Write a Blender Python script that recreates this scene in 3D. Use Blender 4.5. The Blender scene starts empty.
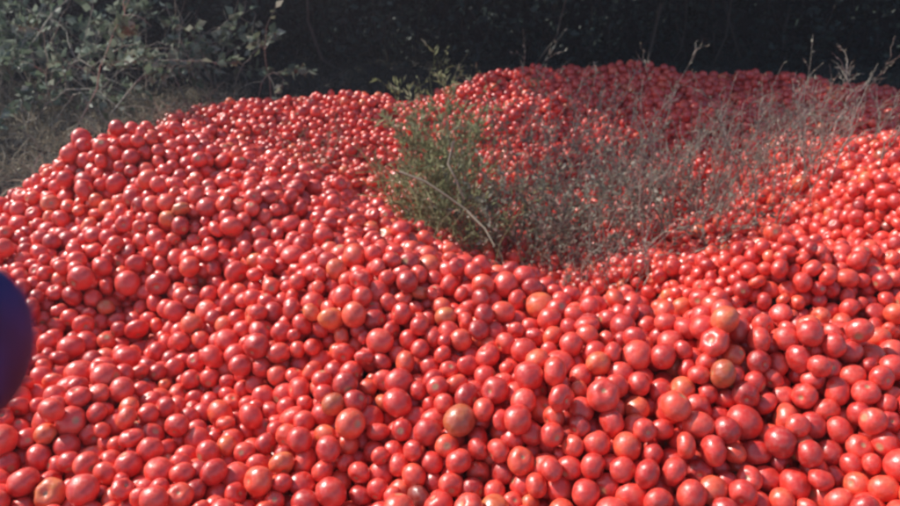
import bpy, math, numpy as np
from mathutils import Vector, kdtree
rng=np.random.default_rng(7)
sc=bpy.context.scene
sc.view_settings.view_transform='Standard'; sc.view_settings.look='None'; sc.view_settings.exposure=0
def link(o): sc.collection.objects.link(o); return o
def mesh_obj(name,v,f,mat=None,smooth=False,parent=None,attrs=None,linkit=True):
    me=bpy.data.meshes.new(name)
    v=np.asarray(v,dtype=np.float32); 
    if isinstance(f,np.ndarray):
        k=f.shape[1]; n=len(f)
        me.vertices.add(len(v)); me.vertices.foreach_set('co',v.ravel())
        me.loops.add(n*k); me.loops.foreach_set('vertex_index',f.astype(np.int32).ravel())
        me.polygons.add(n); me.polygons.foreach_set('loop_start',np.arange(0,n*k,k,dtype=np.int32))
        me.polygons.foreach_set('loop_total',np.full(n,k,dtype=np.int32))
        me.update(calc_edges=True)
    else:
        me.from_pydata(v.tolist(),[],f); me.update()
    if smooth: me.polygons.foreach_set('use_smooth',[True]*len(me.polygons))
    if attrs:
        for k,a in attrs.items():
            at=me.attributes.new(k,'FLOAT','POINT'); at.data.foreach_set('value',np.asarray(a,dtype=np.float32))
    if mat: me.materials.append(mat)
    o=bpy.data.objects.new(name,me)
    if linkit: link(o)
    if parent: o.parent=parent
    return o
def empty(name,loc=(0,0,0)):
    e=bpy.data.objects.new(name,None); e.empty_display_size=.2; link(e); return e

# ---------- materials
def newmat(name):
    m=bpy.data.materials.new(name); m.use_nodes=True
    nt=m.node_tree; nt.nodes.clear(); return m,nt,nt.nodes,nt.links
def ramp(nd,cols):
    r=nd.new('ShaderNodeValToRGB'); e=r.color_ramp.elements
    e[0].position=cols[0][0]; e[0].color=(*cols[0][1],1); e[1].position=cols[-1][0]; e[1].color=(*cols[-1][1],1)
    for p,c in cols[1:-1]:
        q=e.new(p); q.color=(*c,1)
    return r
def leafmat(name,cols,trans=.35,rough=.6):
    m,nt,nd,lk=newmat(name)
    a=nd.new('ShaderNodeAttribute'); a.attribute_name='rnd'
    r=ramp(nd,cols); lk.new(a.outputs['Fac'],r.inputs[0])
    p=nd.new('ShaderNodeBsdfPrincipled'); p.inputs['Roughness'].default_value=rough
    p.inputs['Specular IOR Level'].default_value=.3
    lk.new(r.outputs[0],p.inputs['Base Color'])
    t=nd.new('ShaderNodeBsdfTranslucent'); lk.new(r.outputs[0],t.inputs[0])
    mx=nd.new('ShaderNodeMixShader'); mx.inputs[0].default_value=trans
    lk.new(p.outputs[0],mx.inputs[1]); lk.new(t.outputs[0],mx.inputs[2])
    o=nd.new('ShaderNodeOutputMaterial'); lk.new(mx.outputs[0],o.inputs[0]); return m
def barkmat(name,c1,c2,scale=30):
    m,nt,nd,lk=newmat(name)
    tc=nd.new('ShaderNodeTexCoord'); n=nd.new('ShaderNodeTexNoise'); n.inputs['Scale'].default_value=scale; n.inputs['Detail'].default_value=5
    lk.new(tc.outputs['Object'],n.inputs['Vector'])
    r=ramp(nd,[(.3,c1),(.7,c2)]); lk.new(n.outputs['Fac'],r.inputs[0])
    p=nd.new('ShaderNodeBsdfPrincipled'); p.inputs['Roughness'].default_value=.85
    lk.new(r.outputs[0],p.inputs['Base Color'])
    b=nd.new('ShaderNodeBump'); b.inputs['Strength'].default_value=.4; b.inputs['Distance'].default_value=.01
    lk.new(n.outputs['Fac'],b.inputs['Height']); lk.new(b.outputs[0],p.inputs['Normal'])
    o=nd.new('ShaderNodeOutputMaterial'); lk.new(p.outputs[0],o.inputs[0]); return m

def tomato_mat():
    m,nt,nd,lk=newmat('tomato_skin')
    oi=nd.new('ShaderNodeObjectInfo')
    r=ramp(nd,[(0,(.48,.012,.010)),(.2,(.74,.032,.022)),(.75,(.86,.058,.036)),(.95,(.87,.085,.035)),(.99,(.80,.15,.05)),(1,(.25,.02,.012))])
    lk.new(oi.outputs['Random'],r.inputs[0])
    tc=nd.new('ShaderNodeTexCoord')
    add=nd.new('ShaderNodeVectorMath'); add.operation='ADD'
    mul=nd.new('ShaderNodeMath'); mul.operation='MULTIPLY'; mul.inputs[1].default_value=57
    lk.new(oi.outputs['Random'],mul.inputs[0])
    lk.new(tc.outputs['Object'],add.inputs[0]); lk.new(mul.outputs[0],add.inputs[1])
    n=nd.new('ShaderNodeTexNoise'); n.inputs['Scale'].default_value=1.3; n.inputs['Detail'].default_value=3
    lk.new(add.outputs[0],n.inputs['Vector'])
    r2=ramp(nd,[(.3,(.75,.6,.6)),(.5,(1,1,1)),(.72,(1.0,1.7,1.3))])
    lk.new(n.outputs['Fac'],r2.inputs[0])
    mx=nd.new('ShaderNodeMix'); mx.data_type='RGBA'; mx.blend_type='MULTIPLY'; mx.inputs[0].default_value=1
    lk.new(r.outputs[0],mx.inputs[6]); lk.new(r2.outputs[0],mx.inputs[7])
    a=nd.new('ShaderNodeAttribute'); a.attribute_name='pole'
    r3=ramp(nd,[(0,(0,0,0)),(.82,(0,0,0)),(.9,(.8,.8,.8)),(1,(1,1,1))]); lk.new(a.outputs['Fac'],r3.inputs[0])
    mx2=nd.new('ShaderNodeMix'); mx2.data_type='RGBA'; mx2.inputs[7].default_value=(.46,.28,.14,1)
    lk.new(r3.outputs[0],mx2.inputs[0]); lk.new(mx.outputs[2],mx2.inputs[6])
    n2=nd.new('ShaderNodeTexNoise'); n2.inputs['Scale'].default_value=3; n2.inputs['Detail'].default_value=4
    lk.new(add.outputs[0],n2.inputs['Vector'])
    r4=ramp(nd,[(.45,(.02,.02,.02)),(.8,(.18,.18,.18))]); lk.new(n2.outputs['Fac'],r4.inputs[0])
    mx3=nd.new('ShaderNodeMix'); mx3.data_type='RGBA'; mx3.inputs[7].default_value=(.75,.42,.33,1)  # pale pink mottling put into the colour to mimic soft, hazy highlights
    lk.new(r4.outputs[0],mx3.inputs[0]); lk.new(mx2.outputs[2],mx3.inputs[6])
    p=nd.new('ShaderNodeBsdfPrincipled')
    lk.new(mx3.outputs[2],p.inputs['Base Color'])
    r5=ramp(nd,[(.35,(.32,.32,.32)),(.75,(.50,.50,.50))]); lk.new(n2.outputs['Fac'],r5.inputs[0]); lk.new(r5.outputs[0],p.inputs['Roughness'])
    p.inputs['Specular IOR Level'].default_value=1.
    b=nd.new('ShaderNodeBump'); b.inputs['Strength'].default_value=.1; b.inputs['Distance'].default_value=.03
    lk.new(n2.outputs['Fac'],b.inputs['Height']); lk.new(b.outputs[0],p.inputs['Normal'])
    o=nd.new('ShaderNodeOutputMaterial'); lk.new(p.outputs[0],o.inputs[0]); return m
def ground_mat():
    m,nt,nd,lk=newmat('earth')
    tc=nd.new('ShaderNodeTexCoord')
    n=nd.new('ShaderNodeTexNoise'); n.inputs['Scale'].default_value=2.5; n.inputs['Detail'].default_value=8
    lk.new(tc.outputs['Object'],n.inputs['Vector'])
    r=ramp(nd,[(.35,(.025,.02,.015)),(.55,(.05,.04,.03)),(.7,(.08,.075,.045))]); lk.new(n.outputs['Fac'],r.inputs[0])
    n2=nd.new('ShaderNodeTexNoise'); n2.inputs['Scale'].default_value=25; n2.inputs['Detail'].default_value=6
    lk.new(tc.outputs['Object'],n2.inputs['Vector'])
    b=nd.new('ShaderNodeBump'); b.inputs['Strength'].default_value=.8; b.inputs['Distance'].default_value=.04
    lk.new(n2.outputs['Fac'],b.inputs['Height'])
    p=nd.new('ShaderNodeBsdfPrincipled'); p.inputs['Roughness'].default_value=.95
    lk.new(r.outputs[0],p.inputs['Base Color']); lk.new(b.outputs[0],p.inputs['Normal'])
    o=nd.new('ShaderNodeOutputMaterial'); lk.new(p.outputs[0],o.inputs[0]); return m

# ---------- terrain functions
def wav(x,y,scale,seed,n=8):
    r=np.random.default_rng(seed); s=0
    for i in range(n):
        a=r.uniform(0,2*math.pi); k=2*math.pi/scale*r.uniform(.6,1.7); s=s+np.sin(k*(x*math.cos(a)+y*math.sin(a))+r.uniform(0,6.28))
    return s/math.sqrt(n)
def ground(x,y): return .30+.03*wav(x,y,2.2,3)+.012*wav(x,y,.5,4)-.12/(1+np.exp(-(y-5.6)*4))
CP=np.array([ # x,y,z surface control points
(-2.3,3.2,.48),(-2.05,3.9,.42),(-1.85,4.7,.38),(-1.6,5.4,.36),(-.95,5.45,.36),(-.3,5.38,.30),(-.9,4.7,.20),(-.3,4.6,.08),(-1.4,4.5,.32),
(-1.3,3.67,.74),(-1.7,3.3,.76),(-.62,2.95,.82),(-.17,2.3,.80),(.47,1.9,.83),(1.07,1.55,.88),(1.7,1.15,.88),
(-1.0,4.1,.34),(-.38,3.35,.44),(-.7,3.9,.22),(-.1,3.2,.24),(.14,3.45,.12),(.1,2.72,.42),(.43,2.65,.22),(.7,2.25,.40),(.85,2.35,.26),(1.3,1.9,.42),(1.5,2.05,.28),(2.2,1.6,.36),
(0,1.3,.56),(-1,1.3,.58),(-2,1.5,.6),(-1,2.2,.62),(-1.6,2.4,.70),(1,1.0,.64),(2.2,.8,.64),(-2.5,.6,.5),(0,.5,.5),
(1.35,2.6,.68),(.95,2.9,.42),(2.1,2.4,.74),(1.5,3.05,.24),(2.0,3.25,.74),(2.7,3.1,.80),(1.2,3.4,.14),(.8,3.9,.08),(1.5,3.9,.20),
(.25,4.4,.08),(.12,5.3,.14),(.6,5.95,.42),(1.1,5.5,.34),(2.0,5.9,.40),(3.4,5.5,.34),(2.3,4.6,.38),(1.2,4.8,.18),(3.2,4.2,.50),(4.3,5.2,.3),(4.2,3,.5),(4,1.5,.5)])
def tps(r2): return np.where(r2>1e-12,.5*r2*np.log(r2+1e-12),0)
d2=((CP[:,None,:2]-CP[None,:,:2])**2).sum(-1)
K=tps(d2)+np.eye(len(CP))*.002; P=np.c_[np.ones(len(CP)),CP[:,:2]]
A=np.block([[K,P],[P.T,np.zeros((3,3))]]); W=np.linalg.solve(A,np.r_[CP[:,2],0,0,0])
def tpsH(x,y):
    sh=x.shape; x=x.ravel(); y=y.ravel(); out=np.zeros(len(x))
    for i in range(0,len(x),20000):
        xx=x[i:i+20000]; yy=y[i:i+20000]
        r2=(xx[:,None]-CP[None,:,0])**2+(yy[:,None]-CP[None,:,1])**2
        out[i:i+20000]=tps(r2)@W[:-3]+W[-3]+W[-2]*xx+W[-1]*yy
    return out.reshape(sh)
POLY=np.array([(-3.0,.45),(-2.9,2.2),(-2.6,3.1),(-2.2,3.9),(-2.0,4.7),(-1.9,5.5),(-1.3,6.0),(-.3,5.9),(.1,6.4),(1.2,6.6),(2.6,6.5),(4.2,6.1),(5.0,4.5),(4.9,2),(4.4,.4),(1,.2)])
def sdist(x,y):
    d=np.full(x.shape,1e9); ins=np.zeros(x.shape,bool); n=len(POLY)
    for i in range(n):
        a=POLY[i]; b=POLY[(i+1)%n]; e=b-a
        t=np.clip(((x-a[0])*e[0]+(y-a[1])*e[1])/(e@e),0,1)
        d=np.minimum(d,np.hypot(x-a[0]-t*e[0],y-a[1]-t*e[1]))
        c=((a[1]>y)!=(b[1]>y))&(x<(b[0]-a[0])*(y-a[1])/(b[1]-a[1]+1e-12)+a[0]); ins^=c
    return np.where(ins,d,-d)
def H(x,y):
    s=np.clip(sdist(x,y)/.45,0,1); s=s*s*(3-2*s); g=ground(x,y)
    h=tpsH(x,y)+.042*wav(x,y,.85,11)+.024*wav(x,y,.38,12)
    return g*(1-s)+h*s
TH=.12
def terr(x,y):
    sd=sdist(x,y); g=ground(x,y)
    s=np.clip(sd/.3,0,1)
    inside=(x>-6)&(x<7)&(y>-2)&(y<9)
    out=g.copy()
    out[inside]=(g*(1-s)+(H(x,y)-TH)*s)[inside]
    out=out+np.clip(np.hypot(x,y-3)-12,0,400)*.015
    return out
far=np.array([12,20,40,90,200,400.])
xs=np.r_[-far[::-1],np.arange(-7,8,.07),far]; ys=np.r_[-far[::-1],np.arange(-3,10,.07),far]
X,Y=np.meshgrid(xs,ys); Z=terr(X.ravel(),Y.ravel()).reshape(X.shape)
nx,ny=len(xs),len(ys); idx=np.arange(nx*ny).reshape(ny,nx)
F=np.stack([idx[:-1,:-1],idx[:-1,1:],idx[1:,1:],idx[1:,:-1]],-1).reshape(-1,4)
mesh_obj('ground',np.c_[X.ravel(),Y.ravel(),Z.ravel()],F,ground_mat(),True)

# ---------- tomatoes: packed by relaxation
N=56000
px=rng.uniform(-3.1,5.1,N); py=rng.uniform(.2,6.8,N); s=sdist(px,py)
k=s>rng.uniform(-.02,.1,N); px,py=px[k],py[k]; s=s[k]
keep=int(len(px)*.82); px,py,s=px[:keep],py[:keep],s[:keep]
fl=H(px,py)-TH; rad=(rng.normal(.0297,.0043,len(px))+(rng.uniform(0,1,len(px))<.05)*.006).clip(.019,.043)
pz=fl+rng.uniform(.02,.18,len(px))*np.clip(s/.25,.25,1)
pos=np.c_[px,py,pz]
def pairs(pos,R):
    kd=kdtree.KDTree(len(pos))
    for i,p in enumerate(pos): kd.insert(p,i)
    kd.balance(); a=[];b=[]
    for i,p in enumerate(pos):
        for co,j,d in kd.find_range(p,R):
            if j>i: a.append(i); b.append(j)
    return np.array(a),np.array(b)
n=len(pos)
gx=np.arange(-3.6,5.6,.04); gy=np.arange(-.3,7.3,.04); GX,GY=np.meshgrid(gx,gy); GH=terr(GX.ravel(),GY.ravel()).reshape(GX.shape)
def floorz(x,y):
    fx=np.clip((x-gx[0])/.04,0,len(gx)-2.01); fy=np.clip((y-gy[0])/.04,0,len(gy)-2.01)
    i=fx.astype(int); j=fy.astype(int); u=fx-i; v=fy-j
    return GH[j,i]*(1-u)*(1-v)+GH[j,i+1]*u*(1-v)+GH[j+1,i]*(1-u)*v+GH[j+1,i+1]*u*v
for rep in range(4):
    a,b=pairs(pos,.085)
    for it in range(14):
        if rep<3 or it<8: pos[:,2]-=.0022
        d=pos[b]-pos[a]; L=np.sqrt((d**2).sum(1))+1e-9
        ov=np.clip((rad[a]+rad[b])*.965-L,0,None)*.36
        m=ov>0; dd=d[m]/L[m,None]*ov[m,None]; aa=a[m]; bb=b[m]
        for c in range(3):
            pos[:,c]+=np.bincount(bb,dd[:,c],n)-np.bincount(aa,dd[:,c],n)
        f=floorz(pos[:,0],pos[:,1])+rad*.75
        pos[:,2]=np.maximum(pos[:,2],f)
print('tomatoes',n)
tm=tomato_mat()
tcol=bpy.data.collections.new('tomato_kinds')
def tomato(i):
    nt_,np_=18,28; r=np.random.default_rng(100+i)
    th=np.linspace(0,math.pi,nt_+1)[1:-1]; th=np.r_[.06,.16,th[1:]]; ph=np.linspace(0,2*math.pi,np_,endpoint=False)
    T,Pp=np.meshgrid(th,ph,indexing='ij')
    nr=[5,4,6,5,7,3,5][i]; ra=[.03,.015,.07,.01,.045,.03,.04][i]; ob=[.84,.92,.74,.95,.8,1.08,.88][i]
    rr=1+ra*np.cos(nr*Pp+r.uniform(0,6))*np.sin(T)*np.exp(-(T/1.3)**2)*1.6+.035*np.cos(2*Pp+r.uniform(0,6))+.035*np.cos(Pp+2*T)
    x=rr*np.sin(T)*np.cos(Pp); y=rr*np.sin(T)*np.sin(Pp)
    z=ob*np.cos(T)-[.2,.15,.26,.1,.2,.12,.22][i]*np.exp(-(T/.33)**2)+.05*np.exp(-((math.pi-T)/.3)**2)
    V=np.c_[x.ravel(),y.ravel(),z.ravel()]; pole=1-T.ravel()/ [1.3,1.7,1.2,2.2,1.4,1.8,1.0][i]
    rows=len(th); ii=np.arange(rows*np_).reshape(rows,np_); jj=np.roll(ii,-1,1)
    f=[tuple(q) for q in np.stack([ii[:-1],ii[1:],jj[1:],jj[:-1]],-1).reshape(-1,4).tolist()]
    V=np.r_[V,[[0,0,z[0].mean()-.01],[0,0,z[-1].mean()]]]; pole=np.r_[pole,1,0]
    t=len(V)-2
    for q in range(np_):
        f.append((t,ii[0,q],jj[0,q])); f.append((t+1,jj[-1,q],ii[-1,q]))
    f=[tuple(int(w) for w in q) for q in f]
    o=mesh_obj('tomato_kind_%d'%i,V,f,tm,True,attrs={'pole':np.clip(pole,0,1)},linkit=False)
    tcol.objects.link(o)
for i in range(7): tomato(i)
me=bpy.data.meshes.new('tomato_pile'); me.from_pydata(pos.tolist(),[],[])
at=me.attributes.new('rot','FLOAT_VECTOR','POINT'); at.data.foreach_set('vector',rng.uniform(0,6.283,(n,3)).astype(np.float32).ravel())
at=me.attributes.new('scl','FLOAT','POINT'); at.data.foreach_set('value',(rad*1.04).astype(np.float32))
at=me.attributes.new('idx','INT','POINT'); at.data.foreach_set('value',rng.integers(0,7,n).astype(np.int32))
pile=link(bpy.data.objects.new('tomato_pile',me))
ng=bpy.data.node_groups.new('scatter','GeometryNodeTree')
ng.interface.new_socket('Geometry',in_out='INPUT',socket_type='NodeSocketGeometry'); ng.interface.new_socket('Geometry',in_out='OUTPUT',socket_type='NodeSocketGeometry')
N_=ng.nodes; L_=ng.links
gi=N_.new('NodeGroupInput'); go=N_.new('NodeGroupOutput'); ip=N_.new('GeometryNodeInstanceOnPoints'); ci=N_.new('GeometryNodeCollectionInfo')
ci.inputs['Collection'].default_value=tcol; ci.inputs['Separate Children'].default_value=True; ci.inputs['Reset Children'].default_value=True
def na(nm,ty):
    q=N_.new('GeometryNodeInputNamedAttribute'); q.data_type=ty; q.inputs['Name'].default_value=nm
    return [o for o in q.outputs if o.enabled and o.name=='Attribute'][0]
er=N_.new('FunctionNodeEulerToRotation'); L_.new(na('rot','FLOAT_VECTOR'),er.inputs[0])
L_.new(gi.outputs[0],ip.inputs['Points']); L_.new(ci.outputs[0],ip.inputs['Instance']); ip.inputs['Pick Instance'].default_value=True
L_.new(na('idx','INT'),ip.inputs['Instance Index']); L_.new(er.outputs[0],ip.inputs['Rotation']); L_.new(na('scl','FLOAT'),ip.inputs['Scale'])
L_.new(ip.outputs[0],go.inputs[0])
pile.modifiers.new('scatter','NODES').node_group=ng

# ---------- plant builders
def norm(v): return v/(np.linalg.norm(v,axis=-1,keepdims=True)+1e-9)
def paths(base,dirn,length,droop,k=7,wig=.03,r=rng):
    n=len(base); t=np.linspace(0,1,k)[None,:,None]
    p=base[:,None]+dirn[:,None]*length[:,None,None]*t
    p[:,:,2]-=(droop*length)[:,None]*t[:,:,0]**2.2
    w=np.cumsum(r.normal(0,wig,(n,k,3)),1)*length[:,None,None]; w[:,0]=0
    return p+w
def tubes(pth,r0,r1=None,sides=3):
    n,k,_=pth.shape; T=norm(np.gradient(pth,axis=1)); up=np.array([.13,.27,.95]); S=norm(np.cross(T,up)); U=np.cross(S,T)
    tt=np.linspace(0,1,k)[None,:]; R=r0[:,None]*(1-tt)+(r0*.25 if r1 is None else r1)[:,None]*tt
    ang=np.arange(sides)*2*math.pi/sides
    V=pth[:,:,None]+R[:,:,None,None]*(np.cos(ang)[:,None]*S[:,:,None]+np.sin(ang)[:,None]*U[:,:,None])
    id_=np.arange(n*k*sides).reshape(n,k,sides); j=np.roll(id_,-1,2)
    F=np.stack([id_[:,:-1],j[:,:-1],j[:,1:],id_[:,1:]],-1).reshape(-1,4)
    return V.reshape(-1,3),F,np.repeat(rng.uniform(0,1,n),k*sides)
def blades(pth,w):
    n,k,_=pth.shape; T=norm(np.gradient(pth,axis=1)); a=rng.uniform(0,6.28,n); S0=np.c_[np.cos(a),np.sin(a),a*0]
    S=norm(np.cross(T,S0[:,None,:]))
    tt=np.linspace(0,1,k); prof=np.sin(np.pi*np.clip(.25+.75*tt,0,.98))
    V=np.stack([pth-S*w[:,None,None]*prof[None,:,None],pth+S*w[:,None,None]*prof[None,:,None]],2)
    id_=np.arange(n*k*2).reshape(n,k,2)
    F=np.stack([id_[:,:-1,0],id_[:,:-1,1],id_[:,1:,1],id_[:,1:,0]],-1).reshape(-1,4)
    return V.reshape(-1,3),F,np.repeat(rng.uniform(0,1,n),k*2)
def leaves(p,d,L,wr=.32,rv=None):
    n=len(p); d=norm(d); s=norm(np.cross(d,rng.normal(0,1,(n,3)))); u=np.cross(s,d); L=L[:,None]
    c0=p; c1=p+d*L*.5-u*L*.06; c2=p+d*L-u*L*.12
    l=p+d*L*.42+s*L*wr+u*L*.07; r_=p+d*L*.42-s*L*wr+u*L*.07
    V=np.stack([c0,l,c2,r_,c1],1).reshape(-1,3); i=np.arange(n)[:,None]*5
    F=np.r_[i+np.array([0,1,2,4])[None],i+np.array([0,4,2,3])[None]]
    rv=rng.uniform(0,1,n) if rv is None else rv
    return V,F,np.repeat(rv,5)
def join(parts):
    V=[];F=[];R=[];o=0
    for v,f,r in parts: V.append(v);F.append(f+o);R.append(r);o+=len(v)
    return np.concatenate(V),np.concatenate(F),np.concatenate(R)
def put(name,parts,mat,parent=None):
    v,f,r=join(parts); return mesh_obj(name,v,f,mat,parent=parent,attrs={'rnd':r})
def along(pth,m,t0=.15):
    n,k,_=pth.shape; i=rng.integers(0,n,m); t=rng.uniform(t0,1,m)*(k-1.001); j=t.astype(int); u=(t-j)[:,None]
    return pth[i,j]*(1-u)+pth[i,j+1]*u, norm(pth[i,j+1]-pth[i,j]), i
def rdir(n,up=0.,sp=1.):
    v=rng.normal(0,1,(n,3))*sp; v[:,2]=v[:,2]*.6+up; return norm(v)

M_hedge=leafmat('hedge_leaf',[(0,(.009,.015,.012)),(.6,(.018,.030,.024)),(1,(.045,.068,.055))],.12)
M_bram=leafmat('bramble_leaf',[(0,(.07,.10,.06)),(.5,(.17,.22,.15)),(1,(.36,.40,.32))],.35,.45)
M_stem=leafmat('dry_stem',[(0,(.16,.14,.12)),(1,(.42,.37,.31))],0.,.8)
M_hstem=leafmat('hedge_stem',[(0,(.03,.025,.02)),(1,(.08,.065,.055))],0.,.8)
M_green=leafmat('weed_green',[(0,(.16,.19,.09)),(.6,(.31,.33,.17)),(1,(.50,.50,.32))],.42)
M_olive=leafmat('weed_olive',[(0,(.13,.13,.10)),(.5,(.25,.24,.18)),(1,(.42,.39,.32))],.35)
M_straw=leafmat('straw',[(0,(.2,.17,.12)),(.6,(.36,.3,.22)),(1,(.52,.46,.36))],.25,.8)
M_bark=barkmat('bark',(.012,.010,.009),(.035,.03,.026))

# hedge
def hedge():
    n=85000; x=rng.uniform(-11,12,n)
    top=2.2+1.4/(1+np.exp(-(x-(-1.2))*1.8))+.25*wav(x,x*0,1.3,21)
    z=.1+rng.uniform(0,1,n)*(top-.1)
    front=7.3+.25*wav(x,z,1.2,22)-.35*np.sin(np.clip(z/top,0,1)*3.14)
    y=front+rng.exponential(.35,n).clip(0,2)
    cl=wav(x*1.0,z*1.0+y,.55,23); k=(cl>-.5)|(rng.uniform(0,1,n)<.25)
    x,y,z=x[k],y[k],z[k]; n=len(x)
    e=empty('hedge')
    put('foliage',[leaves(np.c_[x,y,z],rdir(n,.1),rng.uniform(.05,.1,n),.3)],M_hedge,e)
    nb=260; bx=rng.uniform(-11,12,nb); b=np.c_[bx,rng.uniform(7.2,8.3,nb),np.full(nb,.1)]
    p=paths(b,norm(np.c_[rng.normal(0,.3,nb),rng.normal(0,.2,nb),np.ones(nb)]),rng.uniform(1.4,2.6,nb),rng.uniform(0,.2,nb),8,.03)
    put('stems',[tubes(p,rng.uniform(.006,.02,nb),sides=5)],M_hstem,e)
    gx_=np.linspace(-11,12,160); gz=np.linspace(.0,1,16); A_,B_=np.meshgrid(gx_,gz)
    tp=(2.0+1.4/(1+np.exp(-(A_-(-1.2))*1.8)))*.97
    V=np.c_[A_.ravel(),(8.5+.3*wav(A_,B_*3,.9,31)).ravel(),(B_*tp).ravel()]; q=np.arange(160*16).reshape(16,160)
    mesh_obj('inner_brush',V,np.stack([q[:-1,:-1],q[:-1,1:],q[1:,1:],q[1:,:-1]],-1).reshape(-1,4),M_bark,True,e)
hedge()

def tree(loc,h,cr,nleaf,crown_c):
    e=empty('tree'); loc=np.array(loc); cc=np.array(crown_c)
    trunk=np.array([[loc+(cc-loc)*np.array([t**1.5,t**1.5,t])*.75+np.array([.06*math.sin(5*t),.05*math.cos(4*t),0]) for t in np.linspace(0,1,9)]])
    parts=[tubes(trunk,np.array([.13]),np.array([.06]),10)]
    nl=16; st=trunk[0,rng.integers(5,9,nl)]; tg=cc+rdir(nl)*cr*rng.uniform(.5,1,(nl,1)); v=tg-st; Ls=np.linalg.norm(v,axis=1)
    limbs=paths(st,norm(v),Ls,np.full(nl,-.05),8,.03); parts.append(tubes(limbs,rng.uniform(.03,.05,nl),np.full(nl,.01),6))
    bp,bd,_=along(limbs,110,.35); tw=paths(bp,norm(bd+rdir(110)*.9),rng.uniform(.3,.8,110),rng.uniform(0,.2,110),6,.04)
    parts.append(tubes(tw,np.full(110,.008),sides=4)); put('trunk_and_limbs',parts,M_bark,e)
    lp,ld,_=along(tw,nleaf,.1); lp=lp+rng.normal(0,.09,lp.shape)
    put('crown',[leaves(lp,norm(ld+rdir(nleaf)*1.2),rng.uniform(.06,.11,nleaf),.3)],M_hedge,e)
tree((-1.3,8.6,.2),4.5,1.3,7000,(-1.3,7.0,4.0))
tree((1.0,8.6,.2),4.5,1.6,9000,(.6,6.8,3.9))
tree((3.8,8.9,.2),4.5,1.6,8000,(3.2,7.2,3.9))
tree((-5.6,9.1,.2),4,1.3,7000,(-5.8,9.0,3.4))

# bramble bush left
def bramble(cx,cy,sx,sy,ns,nl,lmin,lmax,nm='bramble_bush',frac=.4):
    e=empty(nm); b=np.c_[rng.normal(cx,sx,ns),rng.normal(cy,sy,ns),np.zeros(ns)]; b[:,2]=ground(b[:,0],b[:,1])-.02
    dr=norm(np.c_[rng.normal(.15,.5,ns),rng.normal(-.15,.4,ns),rng.uniform(.6,1.4,ns)])
    L=rng.uniform(lmin,lmax,ns); p=paths(b,dr,L,rng.uniform(.1,.75,ns),10,.02)
    p[:,:,2]=np.maximum(p[:,:,2],ground(p[:,:,0],p[:,:,1])+.03)
    bp,bd,_=along(p,ns*4,.3); tw=paths(bp,norm(bd+rdir(ns*4)*.9),rng.uniform(.12,.4,ns*4),rng.uniform(0,.3,ns*4),6,.03)
    put('stems',[tubes(p,rng.uniform(.004,.009,ns),sides=4),tubes(tw,np.full(ns*4,.003))],M_stem,e)
    sel=tw[rng.permutation(len(tw))[:int(len(tw)*frac)]]
    a1,d1,_=along(p,nl//5,.4); a2,d2,_=along(sel,nl*4//5,.1)
    a=np.r_[a1,a2]; d=norm(np.r_[d1,d2]+rdir(len(a))*1.1)
    a=a+d*.01
    put('leaves',[leaves(a,d,rng.uniform(.035,.1,len(a)),.36)],M_bram,e)
bramble(-3.3,5.4,.4,.45,44,1300,.9,1.6,frac=.3)
bramble(-2.5,6.0,.35,.3,34,650,.7,1.2,frac=.3)
bramble(-4.5,5.3,.5,.6,46,1700,1.0,1.8)
bramble(-3.7,6.6,.9,.3,46,1700,1.2,1.9)

# dry grass left edge
def grass(n,xy,lo,hi,nm,mat,w=.0022,surf=ground,droop=(.2,.9),spread=.55):
    b=np.c_[xy,surf(xy[:,0],xy[:,1])-.01]
    p=paths(b,norm(np.c_[rng.normal(0,spread,n),rng.normal(0,spread,n),np.ones(n)]),rng.uniform(lo,hi,n),rng.uniform(*droop,n),6,.03)
    return blades(p,rng.uniform(.5,1.3,n)*w)
n=26000; x=rng.uniform(-6.5,-1.7,n); y=rng.uniform(2,6.4,n); k=(sdist(x,y)<.06)&(wav(x,y,.6,41)>-.9); x,y=x[k],y[k]
put('dry_grass',[grass(len(x),np.c_[x,y],.08,.32,'',None,.0036)],M_straw)
n=7000; x=rng.uniform(-6,6,n); y=rng.uniform(5.8,7.6,n); k=(sdist(x,y)<-.05); x,y=x[k],y[k]
put('undergrowth',[grass(len(x),np.c_[x,y],.08,.3,'',None,.005)],M_hedge)

# weeds in the valley
def surfz(x,y): return H(np.asarray(x,float),np.asarray(y,float))
def weed(name,c,sp,ns,lo,hi,nleaf,leafL,mat,mstem,wr=.14,lean=(0,0),spread=.35,droop=(.0,.35),blade=0,rstem=.0024,tw_=5):
    e=empty(name); b=np.c_[rng.normal(c[0],sp[0],ns),rng.normal(c[1],sp[1],ns)]; b=np.c_[b,surfz(b[:,0],b[:,1])-.08]
    dr=norm(np.c_[rng.normal(lean[0],spread,ns),rng.normal(lean[1],spread,ns),np.ones(ns)])
    p=paths(b,dr,rng.uniform(lo,hi,ns),rng.uniform(*droop,ns),9,.022)
    nt2=ns*tw_; bp,bd,_=along(p,nt2,.2); tw=paths(bp,norm(bd+rdir(nt2,.2)*.7),rng.uniform(.06,.2,nt2),rng.uniform(0,.4,nt2),5,.04)
    put('stems',[tubes(p,rng.uniform(.6,1.4,ns)*rstem),tubes(tw,np.full(nt2,rstem*.5))],mstem,e)
    a,d,_=along(tw,nleaf,.0); a2,d2,_=along(p,nleaf//3,.1); a=np.r_[a,a2]; d=np.r_[d,d2]
    parts=[leaves(a,norm(d+rdir(len(a),.1)*.8),rng.uniform(.5,1.3,len(a))*leafL,wr)]
    if blade:
        bb=np.c_[rng.normal(c[0],sp[0]*1.1,blade),rng.normal(c[1],sp[1]*1.1,blade)]
        parts.append(grass(blade,bb,lo*.6,hi,'',None,.0036,lambda x,y:surfz(x,y)-.03,(.1,1.),.4))
    put('leaves',parts,mat,e)
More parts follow.
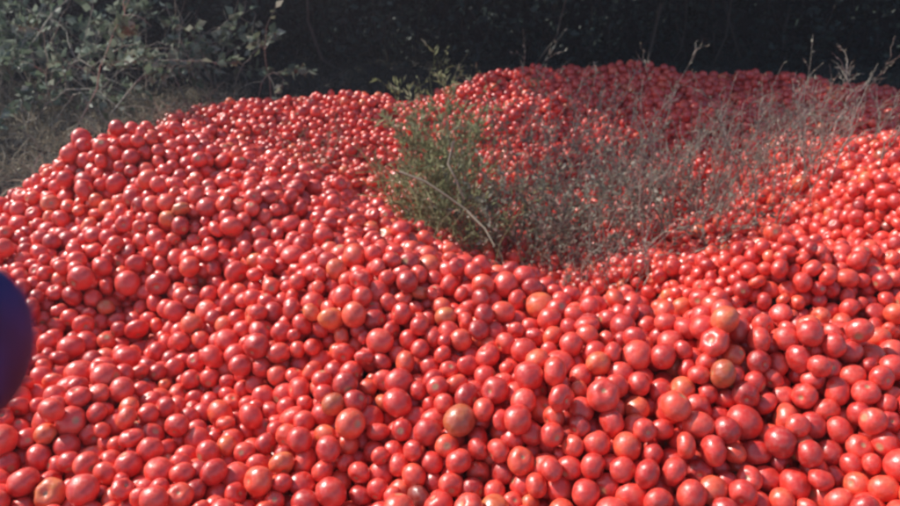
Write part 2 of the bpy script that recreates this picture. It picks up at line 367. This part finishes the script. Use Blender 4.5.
weed('green_weed',(-.10,3.95),(.08,.12),40,.6,.98,1000,.05,M_green,M_green,.13,spread=.18,blade=170)
weed('green_weed',(-.03,4.5),(.10,.14),40,.65,1.05,1000,.05,M_green,M_green,.13,spread=.2,blade=120)
weed('green_weed',(.16,3.6),(.12,.12),32,.35,.65,600,.04,M_green,M_olive,.14,blade=80)
weed('dry_weed',(.45,3.6),(.2,.2),66,.45,.75,1400,.034,M_olive,M_olive,.25,rstem=.003)
weed('dry_weed',(.82,3.6),(.22,.22),66,.45,.78,1300,.030,M_olive,M_stem,.24,rstem=.003)
weed('dry_weed',(1.1,4.0),(.26,.24),90,.55,1.0,1200,.026,M_olive,M_stem,.2,rstem=.0038,tw_=7)
weed('dry_weed',(1.7,3.9),(.28,.28),90,.5,.9,1000,.024,M_olive,M_stem,.2,rstem=.0038,tw_=7)
weed('dry_weed',(.58,3.0),(.12,.14),26,.3,.48,380,.022,M_olive,M_stem,.2,rstem=.003)
weed('dry_weed',(.6,4.7),(.3,.25),76,.5,.95,1100,.028,M_olive,M_stem,.22,rstem=.0032)
weed('dry_weed',(2.0,4.4),(.25,.2),44,.3,.48,500,.02,M_olive,M_stem,.2,rstem=.0034,tw_=7)
weed('dry_weed',(-.85,4.7),(.10,.2),20,.3,.55,300,.02,M_straw,M_straw,.2)
# pale broken twigs
def twig(pts,r):
    pts=np.array([pts],float); e=tubes(pts,np.array([r]),np.array([r*.5]),6); return e
put('broken_twigs',[twig([(-.25,3.45,.62),(-.12,3.37,.60),(-.02,3.32,.55),(.10,3.22,.50)],.007),
 twig([(.08,3.2,.52),(.16,3.1,.48),(.2,2.98,.45)],.006),
 twig([(.02,3.5,.76),(-.01,3.45,.66),(.03,3.42,.59),(.07,3.38,.50)],.007),
 twig([(-.02,3.6,.84),(.0,3.52,.74),(.03,3.5,.66)],.004)],M_straw)

# ---------- gloved hand of the photographer, thumb reaching in front of the lens
def hand():
    e=empty('gloved_hand')
    m,nt,nd,lk=newmat('blue_glove')
    tc=nd.new('ShaderNodeTexCoord'); nn=nd.new('ShaderNodeTexNoise'); nn.inputs['Scale'].default_value=60; lk.new(tc.outputs['Object'],nn.inputs['Vector'])
    r=ramp(nd,[(.35,(.014,.015,.06)),(.65,(.035,.045,.22))]); lk.new(nn.outputs['Fac'],r.inputs[0])
    p=nd.new('ShaderNodeBsdfPrincipled'); p.inputs['Roughness'].default_value=.5; lk.new(r.outputs[0],p.inputs['Base Color'])
    o=nd.new('ShaderNodeOutputMaterial'); lk.new(p.outputs[0],o.inputs[0])
    tip=Vector((-.0640,.0915,1.9375))
    def chain(name,pts,rs):
        me=bpy.data.meshes.new(name); me.from_pydata([tip+Vector(q) for q in pts],[(i,i+1) for i in range(len(pts)-1)],[]); me.materials.append(m)
        ob=link(bpy.data.objects.new(name,me)); ob.parent=e
        ob.modifiers.new('s','SKIN'); 
        for v,rr in zip(me.skin_vertices[0].data,rs): v.radius=(rr,rr)
        me.skin_vertices[0].data[0].use_root=True
        ob.modifiers[0].use_smooth_shade=True
        ss=ob.modifiers.new('ss','SUBSURF'); ss.levels=2; ss.render_levels=2
    chain('forearm_palm_thumb',[(-.20,-.26,-.24),(-.15,-.13,-.14),(-.115,-.06,-.075),(-.085,-.03,-.04),(-.05,-.012,-.018),(-.025,-.003,-.006),(-.006,0,0),(0,0,0)],[.045,.035,.03,.025,.0155,.0145,.0140,.0105])
    for i,(dx,ln) in enumerate([(0,1.),(.022,1.1),(.044,1.02),(.064,.85)]):
        chain(['index_finger','middle_finger','ring_finger','little_finger'][i],
          [(-.115,-.06,-.075-dx*.3),(-.095,.0,-.02-dx),(-.095,.035*ln,-.01-dx),(-.075,.055*ln,-.008-dx),(-.06,.06*ln,-.01-dx)],[.02,.011,.010,.009,.008])
hand()

# ---------- haze box added to mimic sun glare veiling the lens
m,nt,nd,lk=newmat('glare_haze'); vs=nd.new('ShaderNodeVolumeScatter'); vs.inputs['Color'].default_value=(.90,.85,1,1); vs.inputs['Density'].default_value=.0045; vs.inputs['Anisotropy'].default_value=.4
o=nd.new('ShaderNodeOutputMaterial'); lk.new(vs.outputs[0],o.inputs['Volume'])
bx=np.array([(x,y,z) for z in (-.6,3.2) for y in (-3,12) for x in (-12,12)],float)
mesh_obj('glare_haze',bx,[(0,2,3,1),(4,5,7,6),(0,1,5,4),(2,6,7,3),(0,4,6,2),(1,3,7,5)],m)

# ---------- light
el=math.radians(42); az=math.radians(-62)  # left of +Y
sd=Vector((math.sin(az)*math.cos(el),math.cos(az)*math.cos(el),math.sin(el)))
L=bpy.data.lights.new('sun','SUN'); L.energy=5; L.angle=math.radians(.5); L.color=(1,.96,.88)
so=link(bpy.data.objects.new('sun',L)); so.rotation_euler=sd.to_track_quat('Z','Y').to_euler()
w=bpy.data.worlds.new('World'); sc.world=w; w.use_nodes=True; wn=w.node_tree
bg=wn.nodes['Background']; sk=wn.nodes.new('ShaderNodeTexSky'); sk.sky_type='NISHITA'; sk.sun_disc=False
sk.sun_elevation=el; sk.sun_rotation=az
wn.links.new(sk.outputs[0],bg.inputs[0]); bg.inputs[1].default_value=.15

cam=bpy.data.cameras.new('camera'); cam.lens=30; cam.sensor_width=36; cam.clip_start=.01; cam.clip_end=1500
cam.dof.use_dof=True; cam.dof.focus_distance=.5; cam.dof.aperture_fstop=16
co=link(bpy.data.objects.new('camera',cam)); co.location=(0,0,2); co.rotation_euler=(math.radians(90-28),0,0); sc.camera=co
